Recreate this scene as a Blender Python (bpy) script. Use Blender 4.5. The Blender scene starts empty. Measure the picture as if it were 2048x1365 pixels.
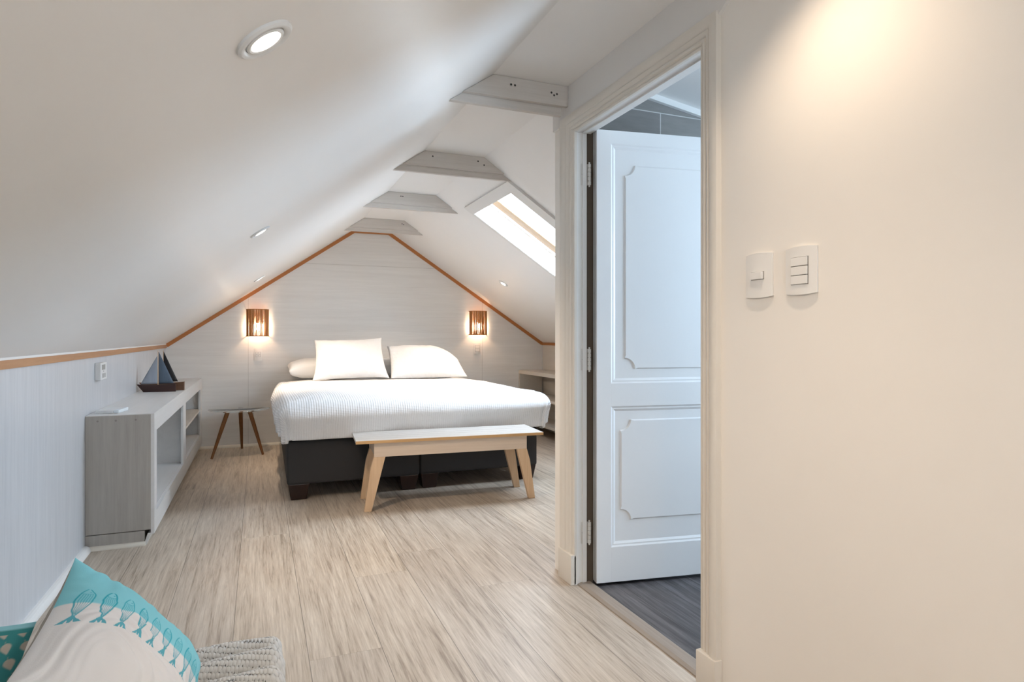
import bpy, bmesh, math, random
import numpy as np
from mathutils import Vector, Matrix, noise
random.seed(7)
SC = bpy.context.scene
COL = SC.collection
PI = math.pi

# ------------------------------------------------------------------ materials
def mat(name, color=(.8, .8, .8), rough=.5, spec=.5, metal=0.0):
    m = bpy.data.materials.new(name); m.use_nodes = True
    b = m.node_tree.nodes['Principled BSDF']
    b.inputs['Base Color'].default_value = (*color, 1)
    b.inputs['Roughness'].default_value = rough
    b.inputs['Specular IOR Level'].default_value = spec
    b.inputs['Metallic'].default_value = metal
    return m

class NT:
    """small helper to chain shader nodes"""
    def __init__(s, m): s.m = m; s.t = m.node_tree; s.b = s.t.nodes['Principled BSDF']
    def n(s, typ, **kw):
        nd = s.t.nodes.new(typ)
        for k, v in kw.items():
            if k in nd.inputs: nd.inputs[k].default_value = v
            else: setattr(nd, k, v)
        return nd
    def l(s, a, b): s.t.links.new(a, b)
    def coord(s, scale=(1, 1, 1), loc=(0, 0, 0), rot=(0, 0, 0), kind='Object'):
        c = s.n('ShaderNodeTexCoord'); mp = s.n('ShaderNodeMapping')
        mp.inputs['Scale'].default_value = scale; mp.inputs['Location'].default_value = loc; mp.inputs['Rotation'].default_value = rot
        s.l(c.outputs[kind], mp.inputs['Vector']); return mp.outputs['Vector']
    def noise(s, vec, scale=5, detail=6, rough=.6, dist=0):
        nz = s.n('ShaderNodeTexNoise'); nz.inputs['Scale'].default_value = scale; nz.inputs['Detail'].default_value = detail
        nz.inputs['Roughness'].default_value = rough; nz.inputs['Distortion'].default_value = dist
        s.l(vec, nz.inputs['Vector']); return nz.outputs['Fac']
    def ramp(s, fac, stops):
        r = s.n('ShaderNodeValToRGB'); e = r.color_ramp.elements
        while len(e) < len(stops): e.new(.5)
        for i, (p, c) in enumerate(stops):
            e[i].position = p; e[i].color = (*c, 1) if len(c) == 3 else c
        s.l(fac, r.inputs['Fac']); return r.outputs['Color']
    def mix(s, fac, a, b, mode='MIX'):
        x = s.n('ShaderNodeMix'); x.data_type = 'RGBA'; x.blend_type = mode
        for sock, v in ((x.inputs[0], fac), (x.inputs[6], a), (x.inputs[7], b)):
            if isinstance(v, (int, float)): sock.default_value = v
            elif isinstance(v, tuple): sock.default_value = (*v, 1) if len(v) == 3 else v
            else: s.l(v, sock)
        return x.outputs[2]
    def math(s, op, a, b=0.0):
        x = s.n('ShaderNodeMath'); x.operation = op
        for i, v in enumerate((a, b)):
            if isinstance(v, (int, float)): x.inputs[i].default_value = v
            else: s.l(v, x.inputs[i])
        return x.outputs[0]
    def bump(s, h, strength=.2, dist=.01):
        bp = s.n('ShaderNodeBump'); bp.inputs['Strength'].default_value = strength; bp.inputs['Distance'].default_value = dist
        s.l(h, bp.inputs['Height']); s.l(bp.outputs['Normal'], s.b.inputs['Normal'])
    def col(s, c): s.l(c, s.b.inputs['Base Color'])

def grain_mat(name, light, dark, axis='z', rough=.5, sc=1.0, contrast=(.3, .75), bump=.12, spec=.4, seams=None):
    m = mat(name, light, rough, spec); t = NT(m)
    k = {'x': (1.2, 26, 26), 'y': (26, 1.2, 26), 'z': (26, 26, 1.2)}[axis]
    v = t.coord(tuple(a * sc for a in k))
    n1 = t.noise(v, 1.6, 8, .7, .4); v2 = t.coord(tuple(a * sc * 4 for a in k)); n2 = t.noise(v2, 1.3, 4, .6)
    f = t.math('ADD', t.math('MULTIPLY', n1, .7), t.math('MULTIPLY', n2, .3))
    t.col(t.ramp(f, [(contrast[0], dark), (contrast[1], light)])); t.bump(f, bump, .004)
    return m

def paint_mat(name, c, rough=.4, spec=.5, bump=.03):
    m = mat(name, c, rough, spec); t = NT(m)
    v = t.coord((1, 1, 1)); n = t.noise(v, 2.2, 4, .6)
    t.col(t.mix(n, tuple(x * .97 for x in c), tuple(min(1, x * 1.02) for x in c)))
    n2 = t.noise(v, 60, 3, .6); t.bump(n2, bump, .002)
    return m

def plank_mat(name, light, mid, dark, pw, off, length=1.25, rough=.42, rot=False, seam=(.12, .1, .08), spec=.45):
    m = mat(name, mid, rough, spec); t = NT(m)
    c = t.n('ShaderNodeTexCoord'); sp = t.n('ShaderNodeSeparateXYZ'); t.l(c.outputs['Object'], sp.inputs[0])
    X, Y = (sp.outputs[1], sp.outputs[0]) if rot else (sp.outputs[0], sp.outputs[1])
    xs = t.math('DIVIDE', t.math('SUBTRACT', X, off), pw)
    col = t.math('FLOOR', xs); fx = t.math('FRACT', xs)
    wn = t.n('ShaderNodeTexWhiteNoise'); wn.noise_dimensions = '1D'; t.l(col, wn.inputs['W'])
    ys = t.math('ADD', t.math('DIVIDE', Y, length), wn.outputs['Value'])
    row = t.math('FLOOR', ys); fy = t.math('FRACT', ys)
    pid = t.math('ADD', t.math('MULTIPLY', col, 7.31), t.math('MULTIPLY', row, 3.77))
    wn2 = t.n('ShaderNodeTexWhiteNoise'); wn2.noise_dimensions = '1D'; t.l(pid, wn2.inputs['W'])
    cmb = t.n('ShaderNodeCombineXYZ')
    t.l(t.math('ADD', t.math('MULTIPLY', X, 34), t.math('MULTIPLY', wn2.outputs['Value'], 40)), cmb.inputs[0])
    t.l(t.math('MULTIPLY', Y, 1.6), cmb.inputs[1]); t.l(t.math('MULTIPLY', pid, 1.0), cmb.inputs[2])
    n1 = t.noise(cmb.outputs[0], 1.0, 9, .66, .8)
    cm2 = t.n('ShaderNodeCombineXYZ')
    t.l(t.math('MULTIPLY', X, 120), cm2.inputs[0]); t.l(t.math('MULTIPLY', Y, 5), cm2.inputs[1]); t.l(pid, cm2.inputs[2])
    n2 = t.noise(cm2.outputs[0], 1.0, 4, .6, .6)
    f = t.math('ADD', t.math('MULTIPLY', n1, .55), t.math('MULTIPLY', n2, .45))
    base = t.ramp(f, [(.34, dark), (.47, mid), (.63, light)])
    tone = t.mix(wn2.outputs['Value'], (.93, .93, .94), (1.04, 1.03, 1.01))
    base = t.mix(1.0, base, tone, 'MULTIPLY')
    ex = t.math('MINIMUM', fx, t.math('SUBTRACT', 1.0, fx)); ex = t.math('MULTIPLY', ex, pw)
    ey = t.math('MINIMUM', fy, t.math('SUBTRACT', 1.0, fy)); ey = t.math('MULTIPLY', ey, length)
    e = t.math('MAXIMUM', t.math('LESS_THAN', ex, .0013), t.math('MULTIPLY', t.math('LESS_THAN', ey, .001), .4))
    t.col(t.mix(t.math('MULTIPLY', e, .75), base, seam))
    h = t.math('SUBTRACT', t.math('MULTIPLY', f, .5), t.math('MULTIPLY', e, .8))
    t.bump(h, .22, .003)
    t.l(t.math('ADD', t.math('MULTIPLY', n2, .22), rough - .12), t.b.inputs['Roughness'])
    return m

M = {}
M['paint'] = paint_mat('slope_paint', (.80, .785, .765), .42, .4, .02)
M['wallpaint'] = paint_mat('door_wall_paint', (.84, .80, .745), .42, .4, .03)
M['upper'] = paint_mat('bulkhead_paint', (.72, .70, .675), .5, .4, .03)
M['back'] = grain_mat('back_wall_panel', (.80, .785, .76), (.70, .68, .655), 'x', .42, .55, (.3, .7), .08)
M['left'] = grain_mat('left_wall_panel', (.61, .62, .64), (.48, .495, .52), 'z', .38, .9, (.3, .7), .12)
M['floor'] = plank_mat('oak_vinyl_floor', (.60, .52, .43), (.44, .365, .29), (.235, .18, .135), .245, -.086, 2.6)
M['bfloor'] = plank_mat('dark_vinyl_floor', (.16, .15, .155), (.075, .068, .07), (.032, .028, .03), .16, .05, 1.1, .45, False, (.01, .01, .01))
M['trimwood'] = grain_mat('orange_pine_trim', (.50, .215, .075), (.33, .12, .035), 'y', .45, 1, (.25, .75), .05)
M['casing'] = paint_mat('casing_paint', (.70, .655, .59), .38, .5, .05)
M['jamb'] = paint_mat('jamb_paint', (.76, .75, .73), .4, .5, .05)
M['cream'] = paint_mat('quarter_round_cream', (.74, .69, .60), .4)
M['beam'] = grain_mat('whitewashed_beam', (.66, .625, .585), (.50, .46, .42), 'x', .6, .5, (.25, .75), .25)
M['skyframe'] = paint_mat('skylight_paint', (.72, .71, .69), .4)
M['pine'] = grain_mat('pine_sash', (.72, .50, .30), (.58, .36, .18), 'x', .4, 1)
M['cabface'] = grain_mat('cabinet_white_board', (.74, .735, .725), (.66, .655, .645), 'y', .38, .6, (.3, .75), .03)
M['cabend'] = grain_mat('cabinet_grey_board', (.44, .415, .38), (.34, .315, .285), 'z', .5, 1, (.3, .7), .1)
M['shelfb'] = grain_mat('shelf_beige_board', (.66, .61, .54), (.58, .53, .47), 'y', .45, .6, (.3, .75), .03)
M['duvet'] = None
M['charcoal'] = mat('charcoal_upholstery', (.035, .033, .033), .7, .3)
t = NT(M['charcoal']); nz = t.noise(t.coord((1, 1, 1)), 260, 2, .5); t.bump(nz, .15, .002)
M['leg'] = grain_mat('dark_brown_leg', (.035, .014, .009), (.018, .007, .005), 'z', .35, 1)
M['bench'] = grain_mat('bench_pine', (.76, .55, .36), (.58, .38, .22), 'z', .5, .8, (.3, .75), .1)
M['benchedge'] = grain_mat('bench_edge_pine', (.66, .42, .20), (.50, .29, .12), 'x', .5, .8, (.3, .75), .1)
M['benchapron'] = grain_mat('bench_apron_pine', (.72, .60, .48), (.60, .47, .36), 'x', .5, .8, (.3, .75), .1)
M['benchtop'] = grain_mat('bench_whitewash_top', (.54, .51, .48), (.34, .31, .275), 'x', .5, .9, (.3, .7), .15)
M['walnut'] = grain_mat('walnut_leg', (.27, .115, .035), (.15, .058, .017), 'z', .4, 1)
M['plastic'] = mat('white_plastic', (.80, .78, .75), .3, .5)
M['plastic2'] = mat('cool_white_plastic', (.72, .73, .73), .35, .5)
M['greyplastic'] = mat('grey_plastic', (.25, .23, .21), .5)
M['lcd'] = mat('lcd', (.28, .28, .27), .3)
M['slot'] = mat('dark_slot', (.03, .028, .025), .6)
M['metal'] = mat('steel', (.55, .54, .52), .35, .5, 1.0)
M['hinge'] = mat('painted_hinge', (.62, .60, .57), .45, .5, .2)
M['darkbrown'] = mat('dark_brown', (.10, .075, .055), .8)
M['wicker'] = grain_mat('wicker_cane', (.50, .225, .07), (.27, .105, .028), 'z', .5, 2.5, (.3, .7), .2)
M['hull'] = grain_mat('dark_hull', (.055, .022, .018), (.03, .012, .01), 'x', .35, 1)
M['hull2'] = grain_mat('brown_hull', (.20, .10, .055), (.10, .048, .026), 'x', .4, 1)
M['sail_l'] = grain_mat('pale_blue_sail', (.33, .37, .43), (.25, .28, .33), 'z', .7, 1.5)
M['sail_b'] = grain_mat('slate_blue_sail', (.10, .14, .19), (.08, .11, .15), 'z', .7, 1.5)
M['sail_k'] = grain_mat('black_sail', (.02, .018, .02), (.012, .011, .012), 'z', .6, 1.5)
M['door'] = paint_mat('door_enamel', (.77, .77, .77), .36, .5, .06)
M['tile'] = None
M['linen'] = mat('white_cotton', (.73, .73, .735), .85, .2)
t = NT(M['linen']); nz = t.noise(t.coord((1, 1, 1)), 14, 5, .55); t.bump(nz, .45, .03)
M['sheet'] = mat('sheet_cotton', (.72, .715, .71), .85, .2)
M['beige'] = mat('beige_linen', (.42, .38, .33), .9, .1)
M['mattress'] = mat('ticking', (.6, .58, .54), .9, .1)

def glass_mat():
    m = bpy.data.materials.new('clear_glass'); m.use_nodes = True
    b = m.node_tree.nodes['Principled BSDF']
    b.inputs['Base Color'].default_value = (.94, .985, .97, 1); b.inputs['Roughness'].default_value = .02
    b.inputs['Transmission Weight'].default_value = 1.0; b.inputs['IOR'].default_value = 1.28
    return m
M['glass'] = glass_mat()

def thin_glass():
    m = bpy.data.materials.new('window_pane'); m.use_nodes = True; nt = m.node_tree; nt.nodes.clear()
    o = nt.nodes.new('ShaderNodeOutputMaterial'); tr = nt.nodes.new('ShaderNodeBsdfTransparent'); g = nt.nodes.new('ShaderNodeBsdfGlossy')
    g.inputs['Roughness'].default_value = .02; mx = nt.nodes.new('ShaderNodeMixShader'); mx.inputs[0].default_value = .05
    nt.links.new(tr.outputs[0], mx.inputs[1]); nt.links.new(g.outputs[0], mx.inputs[2]); nt.links.new(mx.outputs[0], o.inputs[0])
    return m
M['pane'] = thin_glass()

def emit(name, c, s):
    m = bpy.data.materials.new(name); m.use_nodes = True; nt = m.node_tree; nt.nodes.clear()
    o = nt.nodes.new('ShaderNodeOutputMaterial'); e = nt.nodes.new('ShaderNodeEmission')
    e.inputs['Color'].default_value = (*c, 1); e.inputs['Strength'].default_value = s
    nt.links.new(e.outputs[0], o.inputs[0]); return m
M['lens'] = emit('lamp_lens', (1, .93, .82), 9)
M['bulb'] = emit('warm_bulb', (1, .78, .54), 105)

# tile wall: large wood-look grey tiles with pale joints
m = mat('grey_tile', (.3, .3, .29), .35); t = NT(m)
v = t.coord((1, 1, 1), (-.04, 0, .186), (PI / 2, 0, 0))
br = t.n('ShaderNodeTexBrick'); br.inputs['Color1'].default_value = (.22, .21, .20, 1); br.inputs['Color2'].default_value = (.19, .18, .175, 1)
br.inputs['Mortar'].default_value = (.5, .49, .47, 1); br.inputs['Scale'].default_value = 1; br.inputs['Mortar Size'].default_value = .0025
br.inputs['Brick Width'].default_value = .9; br.inputs['Row Height'].default_value = .2; br.offset = .35
t.l(v, br.inputs['Vector'])
nz = t.noise(t.coord((5, 5, 30)), 1.5, 7, .65)
t.col(t.mix(nz, t.mix(1.0, br.outputs['Color'], (.8, .8, .8), 'MULTIPLY'), t.mix(1.0, br.outputs['Color'], (1.2, 1.2, 1.2), 'MULTIPLY')))
M['tile'] = m

# duvet: woven waffle ribs following the cloth (UV map)
m = mat('waffle_duvet', (.80, .80, .80), .85, .2); t = NT(m)
uv = t.n('ShaderNodeUVMap'); sp = t.n('ShaderNodeSeparateXYZ'); t.l(uv.outputs[0], sp.inputs[0])
wx = t.math('SINE', t.math('MULTIPLY', sp.outputs[0], 2 * PI / .0155)); wy = t.math('SINE', t.math('MULTIPLY', sp.outputs[1], 2 * PI / .010))
h = t.math('ADD', t.math('MULTIPLY', wx, .75), t.math('MULTIPLY', wy, .25))
nz = t.noise(t.coord((1, 1, 1)), 9, 4, .55)
t.bump(t.math('ADD', h, t.math('MULTIPLY', nz, 7)), .45, .0022)
t.col(t.mix(t.math('ADD', t.math('MULTIPLY', wx, .35), .5), (.71, .71, .715), (.78, .78, .785)))
M['duvet'] = m

def attr_mat(name, rough=.85):
    m = mat(name, (.8, .8, .8), rough, .2); t = NT(m)
    a = t.n('ShaderNodeAttribute'); a.attribute_name = 'Col'
    t.col(a.outputs['Color'])
    nz = t.noise(t.coord((1, 1, 1)), 450, 2, .5); t.bump(nz, .2, .001)
    return m
M['fish'] = attr_mat('fish_print_cotton'); M['teal'] = attr_mat('leaf_print_cotton'); M['knit'] = attr_mat('knit_wool', .95)

# ------------------------------------------------------------------ mesh helpers
class MB:
    def __init__(s): s.bm = bmesh.new(); s.mi = 0
    def _tag(s, faces):
        for f in faces: f.material_index = s.mi
    def box(s, x0, y0, z0, x1, y1, z1, bev=0, mx=None, seg=2):
        r = bmesh.ops.create_cube(s.bm, size=1.0)
        vs = r['verts']
        for v in vs:
            v.co = Vector(((v.co.x + .5) * (x1 - x0) + x0, (v.co.y + .5) * (y1 - y0) + y0, (v.co.z + .5) * (z1 - z0) + z0))
        fs = list({f for v in vs for f in v.link_faces}); s._tag(fs)
        if bev > 0:
            es = list({e for v in vs for e in v.link_edges})
            rr = bmesh.ops.bevel(s.bm, geom=es, offset=bev, segments=seg, affect='EDGES', profile=.6)
            s._tag(rr['faces']); vs = list({v for f in rr['faces'] for v in f.verts} | {v for v in vs if v.is_valid})
            fs = list({f for v in vs for f in v.link_faces}); vs = list({v for f in fs for v in f.verts})
        if mx is not None: bmesh.ops.transform(s.bm, matrix=mx, verts=vs)
        return vs
    def prism(s, pts, vec, cap=True):
        """extrude polygon (3-D points) by vector"""
        vec = Vector(vec); a = [s.bm.verts.new(p) for p in pts]; b = [s.bm.verts.new(Vector(p) + vec) for p in pts]
        n = len(pts); fs = []
        for i in range(n): fs.append(s.bm.faces.new((a[i], a[(i + 1) % n], b[(i + 1) % n], b[i])))
        if cap: fs.append(s.bm.faces.new(list(reversed(a)))); fs.append(s.bm.faces.new(b))
        s._tag(fs); return a + b
    def lathe(s, prof, n=32, mx=None, a0=0, a1=2 * PI):
        full = abs(a1 - a0 - 2 * PI) < 1e-6; k = n if full else n + 1
        rings = []
        for r, z in prof:
            rings.append([s.bm.verts.new((r * math.cos(a0 + (a1 - a0) * i / n), r * math.sin(a0 + (a1 - a0) * i / n), z)) for i in range(k)])
        fs = []
        for A, B in zip(rings, rings[1:]):
            for i in range(n):
                j = (i + 1) % k
                try: fs.append(s.bm.faces.new((A[i], A[j], B[j], B[i])))
                except ValueError: pass
        if full:
            for R, rev in ((rings[0], True), (rings[-1], False)):
                if prof[0 if rev else -1][0] > 1e-5:
                    fs.append(s.bm.faces.new(list(reversed(R)) if rev else R))
        s._tag(fs); vs = [v for R in rings for v in R]
        if mx is not None: bmesh.ops.transform(s.bm, matrix=mx, verts=vs)
        return vs
    def tube(s, path, r, n=8, cap=True):
        """tapered tube; r may be a list"""
        path = [Vector(p) for p in path]; rs = r if isinstance(r, (list, tuple)) else [r] * len(path)
        rings = []
        for i, p in enumerate(path):
            d = (path[min(i + 1, len(path) - 1)] - path[max(i - 1, 0)]).normalized()
            up = Vector((0, 0, 1)) if abs(d.z) < .9 else Vector((1, 0, 0))
            a = d.cross(up).normalized(); b = d.cross(a).normalized()
            rings.append([s.bm.verts.new(p + (a * math.cos(2 * PI * k / n) + b * math.sin(2 * PI * k / n)) * rs[i]) for k in range(n)])
        fs = []
        for A, B in zip(rings, rings[1:]):
            for i in range(n): fs.append(s.bm.faces.new((A[i], A[(i + 1) % n], B[(i + 1) % n], B[i])))
        if cap: fs.append(s.bm.faces.new(rings[0])); fs.append(s.bm.faces.new(list(reversed(rings[-1]))))
        s._tag(fs)
    def hexa(s, bot, top):
        """8 corner solid: bot/top lists of 4 points"""
        a = [s.bm.verts.new(p) for p in bot]; b = [s.bm.verts.new(p) for p in top]; fs = []
        for i in range(4): fs.append(s.bm.faces.new((a[i], a[(i + 1) % 4], b[(i + 1) % 4], b[i])))
        fs.append(s.bm.faces.new(list(reversed(a)))); fs.append(s.bm.faces.new(b)); s._tag(fs)
        return a + b
    def build(s, name, mats, parent=None, smooth=False, bev=0, kind=None):
        bmesh.ops.recalc_face_normals(s.bm, faces=s.bm.faces)
        me = bpy.data.meshes.new(name); s.bm.to_mesh(me); s.bm.free()
        for mm in (mats if isinstance(mats, (list, tuple)) else [mats]): me.materials.append(mm)
        o = bpy.data.objects.new(name, me); COL.objects.link(o)
        if smooth:
            me.polygons.foreach_set('use_smooth', [True] * len(me.polygons))
            if smooth != 'all':
                try: me.set_sharp_from_angle(angle=math.radians(38))
                except Exception: pass
        if bev:
            md = o.modifiers.new('bevel', 'BEVEL'); md.width = bev; md.segments = 2; md.limit_method = 'ANGLE'
        if parent: o.parent = parent
        if kind: o['kind'] = kind
        return o

def thing(name, label, cat, loc=(0, 0, 0), rot=(0, 0, 0), group=None):
    o = bpy.data.objects.new(name, None); COL.objects.link(o); o.empty_display_size = .05
    o.location = loc; o.rotation_euler = rot; return tag(o, label, cat, group)
def tag(o, label, cat, group=None):
    o['label'] = label; o['category'] = cat
    if group: o['group'] = group
    return o
def struct(name, mb, m, parent=None, **k):
    return mb.build(name, m, parent, kind='structure' if parent is None else None, **k)
def copy_thing(root, loc=None, rot=None):
    c = root.copy(); COL.objects.link(c)
    if loc is not None: c.location = loc
    if rot is not None: c.rotation_euler = rot
    for ch in [q for q in SC.objects if q.parent == root]:
        d = ch.copy(); COL.objects.link(d); d.parent = c
        for g in [q for q in SC.objects if q.parent == ch]:
            e = g.copy(); COL.objects.link(e); e.parent = d
    return c
def grid_object(name, P, m, parent=None, uv=None, colr=None, closed=False, smooth=True):
    """P: (ny,nx,3) numpy array"""
    ny, nx, _ = P.shape
    me = bpy.data.meshes.new(name)
    idx = np.arange(ny * nx).reshape(ny, nx)
    q = np.stack([idx[:-1, :-1], idx[:-1, 1:], idx[1:, 1:], idx[1:, :-1]], -1).reshape(-1, 4)
    me.from_pydata(P.reshape(-1, 3).tolist(), [], q.tolist())
    if smooth: me.polygons.foreach_set('use_smooth', [True] * len(me.polygons))
    if uv is not None:
        l = me.uv_layers.new(name='UVMap'); vi = np.zeros(len(me.loops), int); me.loops.foreach_get('vertex_index', vi)
        l.data.foreach_set('uv', uv.reshape(-1, 2)[vi].ravel())
    if colr is not None:
        a = me.color_attributes.new('Col', 'FLOAT_COLOR', 'POINT')
        a.data.foreach_set('color', np.concatenate([colr.reshape(-1, 3), np.ones((ny * nx, 1))], 1).ravel())
    me.materials.append(m)
    o = bpy.data.objects.new(name, me); COL.objects.link(o)
    if parent: o.parent = parent
    return o
def solid(o, th, off=-1):
    md = o.modifiers.new('solid', 'SOLIDIFY'); md.thickness = th; md.offset = off; return o

# ------------------------------------------------------------------ room dimensions
XL, XR, YB, YF = -.82, 3.13, 6.75, -1.3
ZK, ZC = 1.02, 2.22              # knee wall top, flat ceiling
XA, XB = .93, 1.31               # flat ceiling from .. to ..
XW = 1.30                        # door wall face
SL = (ZC - ZK) / (XA - XL)       # left slope
SR = (ZC - ZK) / (XR - XB)       # right slope
def zl(x): return ZK + SL * (x - XL)
def zr(x): return ZC - SR * (x - XB)
LN = Vector((SL, 0, -1)).normalized()      # inward normal, left slope
RN = Vector((-SR, 0, -1)).normalized()

# floor
b = MB(); b.box(XL - .1, YF - .1, -.1, XW + .03, 2.62, 0); b.box(XL - .1, 2.62, -.1, XR + .1, YB + .1, 0)
b.mi = 0; struct('floor', b, M['floor'])
b = MB(); b.box(XW + .06, YF, -.1, XR + .3, 2.6, -.004); struct('floor_bathroom', b, M['bfloor'])
b = MB()
b.prism([(XW + .005, 0, -.02), (XW + .005, 0, .004), (XW + .02, 0, .009), (XW + .065, 0, .009), (XW + .078, 0, .0), (XW + .078, 0, -.02)], (0, .845, 0))
for v in b.bm.verts: v.co.y += 1.604
struct('trim_1', b, grain_mat('threshold_board', (.36, .30, .25), (.26, .21, .17), 'y', .45, 1))

# walls
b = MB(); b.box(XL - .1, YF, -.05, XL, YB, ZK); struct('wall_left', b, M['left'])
b = MB(); b.box(XR, 2.66, -.05, XR + .1, YB, ZK); struct('wall_right', b, M['shelfb'])
b = MB()
b.prism([(XL - .1, YB, -.05), (XR + .1, YB, -.05), (XR + .1, YB, ZK), (XR, YB, ZK), (XB, YB, ZC), (XA, YB, ZC), (XL, YB, ZK), (XL - .1, YB, ZK)], (0, .1, 0))
struct('wall_back', b, M['back'])
# panel seams of the back wall: thin darker joints between boards
b = MB()
def seam(x0, z0, x1, z1, w=.0022):
    b.box(min(x0, x1) - w / 2, YB - .0006, min(z0, z1) - w / 2, max(x0, x1) + w / 2, YB + .002, max(z0, z1) + w / 2)
seam(-.095, .02, -.095, 1.50); seam(2.37, .02, 2.37, 1.50); seam(.42, 1.845, 1.86, 1.845)
struct('trim_2', b, mat('panel_joint', (.42, .39, .36), .8))
b = MB()
b.box(XL - .1, YF - .1, -.05, .0, YF, 2.6); b.box(1.2, YF - .1, -.05, XR + .3, YF, 2.6); b.box(.0, YF - .1, -.05, 1.2, YF, .85); b.box(.0, YF - .1, 1.85, 1.2, YF, 2.6)
struct('wall_front', b, M['paint'])
b = MB(); b.box(.0, YF - .08, .85, .05, YF - .03, 1.85); b.box(1.15, YF - .08, .85, 1.2, YF - .03, 1.85); b.box(.05, YF - .08, .85, 1.15, YF - .03, .9); b.box(.05, YF - .08, 1.8, 1.15, YF - .03, 1.85); b.box(.58, YF - .08, .9, .62, YF - .03, 1.8)
w3 = struct('window_3_added', b, M['jamb'])  # window behind the camera, added to let in frontal fill light
b = MB(); b.box(.05, YF - .058, .9, 1.15, YF - .054, 1.8); b.build('pane', M['pane'], w3)

# ceilings
TH = .12
b = MB()
u = LN * -TH
b.prism([(XL - .1, YF, zl(XL - .1)), (XL - .1, YB + .1, zl(XL - .1)), (XA, YB + .1, ZC), (XA, YF, ZC)], u)
struct('ceiling_left', b, M['paint'])
b = MB(); b.box(XA - .1, YF, ZC, XB + .02, YB + .1, ZC + .1)
struct('ceiling_flat', b, M['paint'])
# right slope with the skylight opening
SX0, SX1, SY0, SY1 = 1.553, 2.54, 3.835, 4.605
b = MB(); u = RN * -TH
def rs(x0, x1, y0, y1): b.prism([(x0, y0, zr(x0)), (x1, y0, zr(x1)), (x1, y1, zr(x1)), (x0, y1, zr(x0))], u)
rs(XB, XR + .1, 2.60, SY0); rs(XB, XR + .1, SY1, YB + .1); rs(XB, SX0, SY0, SY1); rs(SX1, XR + .1, SY0, SY1)
struct('ceiling_right', b, M['paint'])

# skylight: window_1 = trim frame on the slope, with reveal, sash bar, panes
sd = Vector((1, 0, -SR)).normalized()                     # down the slope
def S(x, y, n): return Vector((x, y, zr(x))) + RN * n      # n>0 into the room
b = MB()
def ring(o0, o1, p0, p1, i0, i1, j0, j1, na, nb):
    # four mitred boards between outer rect (o0,o1,p0,p1) and inner rect (i0,i1,j0,j1)
    O = [(o0, p0), (o1, p0), (o1, p1), (o0, p1)]; I = [(i0, j0), (i1, j0), (i1, j1), (i0, j1)]
    for k in range(4):
        q = [O[k], O[(k + 1) % 4], I[(k + 1) % 4], I[k]]
        b.hexa([S(x, y, na) for x, y in q], [S(x, y, nb) for x, y in q])
ring(1.487, 2.606, 3.722, 4.635, SX0 + .002, SX1 - .002, SY0 + .002, SY1 - .002, -.001, .016)
ring(SX0, SX1, SY0, SY1, SX0 + .006, SX1 - .006, SY0 + .006, SY1 - .006, -.12, .012)
win = struct('window_1', b, M['skyframe'])
b = MB(); ring(SX0, SX1, SY0, SY1, SX0 + .03, SX1 - .03, SY0 + .03, SY1 - .03, -.16, -.12)
b.build('window_frame', M['skyframe'], win)
yb = 4.375
b = MB(); b.hexa([S(SX0 + .005, yb - .058, -.075), S(SX1 - .005, yb - .058, -.075), S(SX1 - .005, yb + .058, -.075), S(SX0 + .005, yb + .058, -.075)],
                 [S(SX0 + .005, yb - .064, -.12), S(SX1 - .005, yb - .064, -.12), S(SX1 - .005, yb + .064, -.12), S(SX0 + .005, yb + .064, -.12)])
b.build('sash_bar', M['pine'], win, bev=.004)
for (y0, y1) in ((SY0 + .01, yb - .02), (yb + .02, SY1 - .01)):
    b = MB(); b.hexa([S(SX0 + .01, y0, -.13), S(SX1 - .01, y0, -.13), S(SX1 - .01, y1, -.13), S(SX0 + .01, y1, -.13)],
                     [S(SX0 + .01, y0, -.134), S(SX1 - .01, y0, -.134), S(SX1 - .01, y1, -.134), S(SX0 + .01, y1, -.134)])
    b.build('pane', M['pane'], win)

# door wall: opening Y 1.60..2.45, z..2.0
DY0, DY1, DZ = 1.600, 2.447, 2.000
WT = .085
b = MB()
b.box(XW, DY1 + .012, -.05, XW + WT, 2.662, ZC + .02)
b.box(XW, YF, -.05, XW + WT, DY0 - .012, 2.6)
b.box(XW, DY0 - .012, DZ + .012, XW + WT, DY1 + .012, 2.6)
b.box(XW, DY1 + .012, ZC + .0, XW + WT, 2.662, 2.6)
struct('wall_door_side', b, M['wallpaint'])
# bulkhead board above the casing line, its lower edge rising towards the viewer
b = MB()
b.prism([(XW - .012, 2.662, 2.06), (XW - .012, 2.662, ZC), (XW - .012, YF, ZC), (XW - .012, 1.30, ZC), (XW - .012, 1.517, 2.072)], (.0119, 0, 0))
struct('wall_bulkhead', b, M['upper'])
# partition end seen from the bedroom + bathroom shell
b = MB(); b.box(XW + WT, 2.60, -.05, XR + .3, 2.662, 2.6); struct('wall_partition', b, M['paint'])
b = MB(); b.box(XW + WT, 2.585, -.05, XR + .3, 2.60, 2.6); struct('wall_bathroom_tiled', b, M['tile'])
BX = XR + .2
b = MB()
b.box(BX, YF, -.05, BX + .1, .7, 2.6); b.box(BX, 1.9, -.05, BX + .1, 2.6, 2.6); b.box(BX, .7, -.05, BX + .1, 1.9, .95); b.box(BX, .7, 1.95, BX + .1, 1.9, 2.6)
struct('wall_bathroom_right', b, M['paint'])
def zb(x): return 2.288 - .152 * (x - 1.758)
b = MB(); b.prism([(XW + WT - .02, YF, zb(XW + WT - .02)), (BX + .1, YF, zb(BX + .1)), (BX + .1, YF, 2.7), (XW + WT - .02, YF, 2.7)], (0, 2.60 - YF, 0))
struct('ceiling_bathroom', b, M['paint'])
b = MB()
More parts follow.
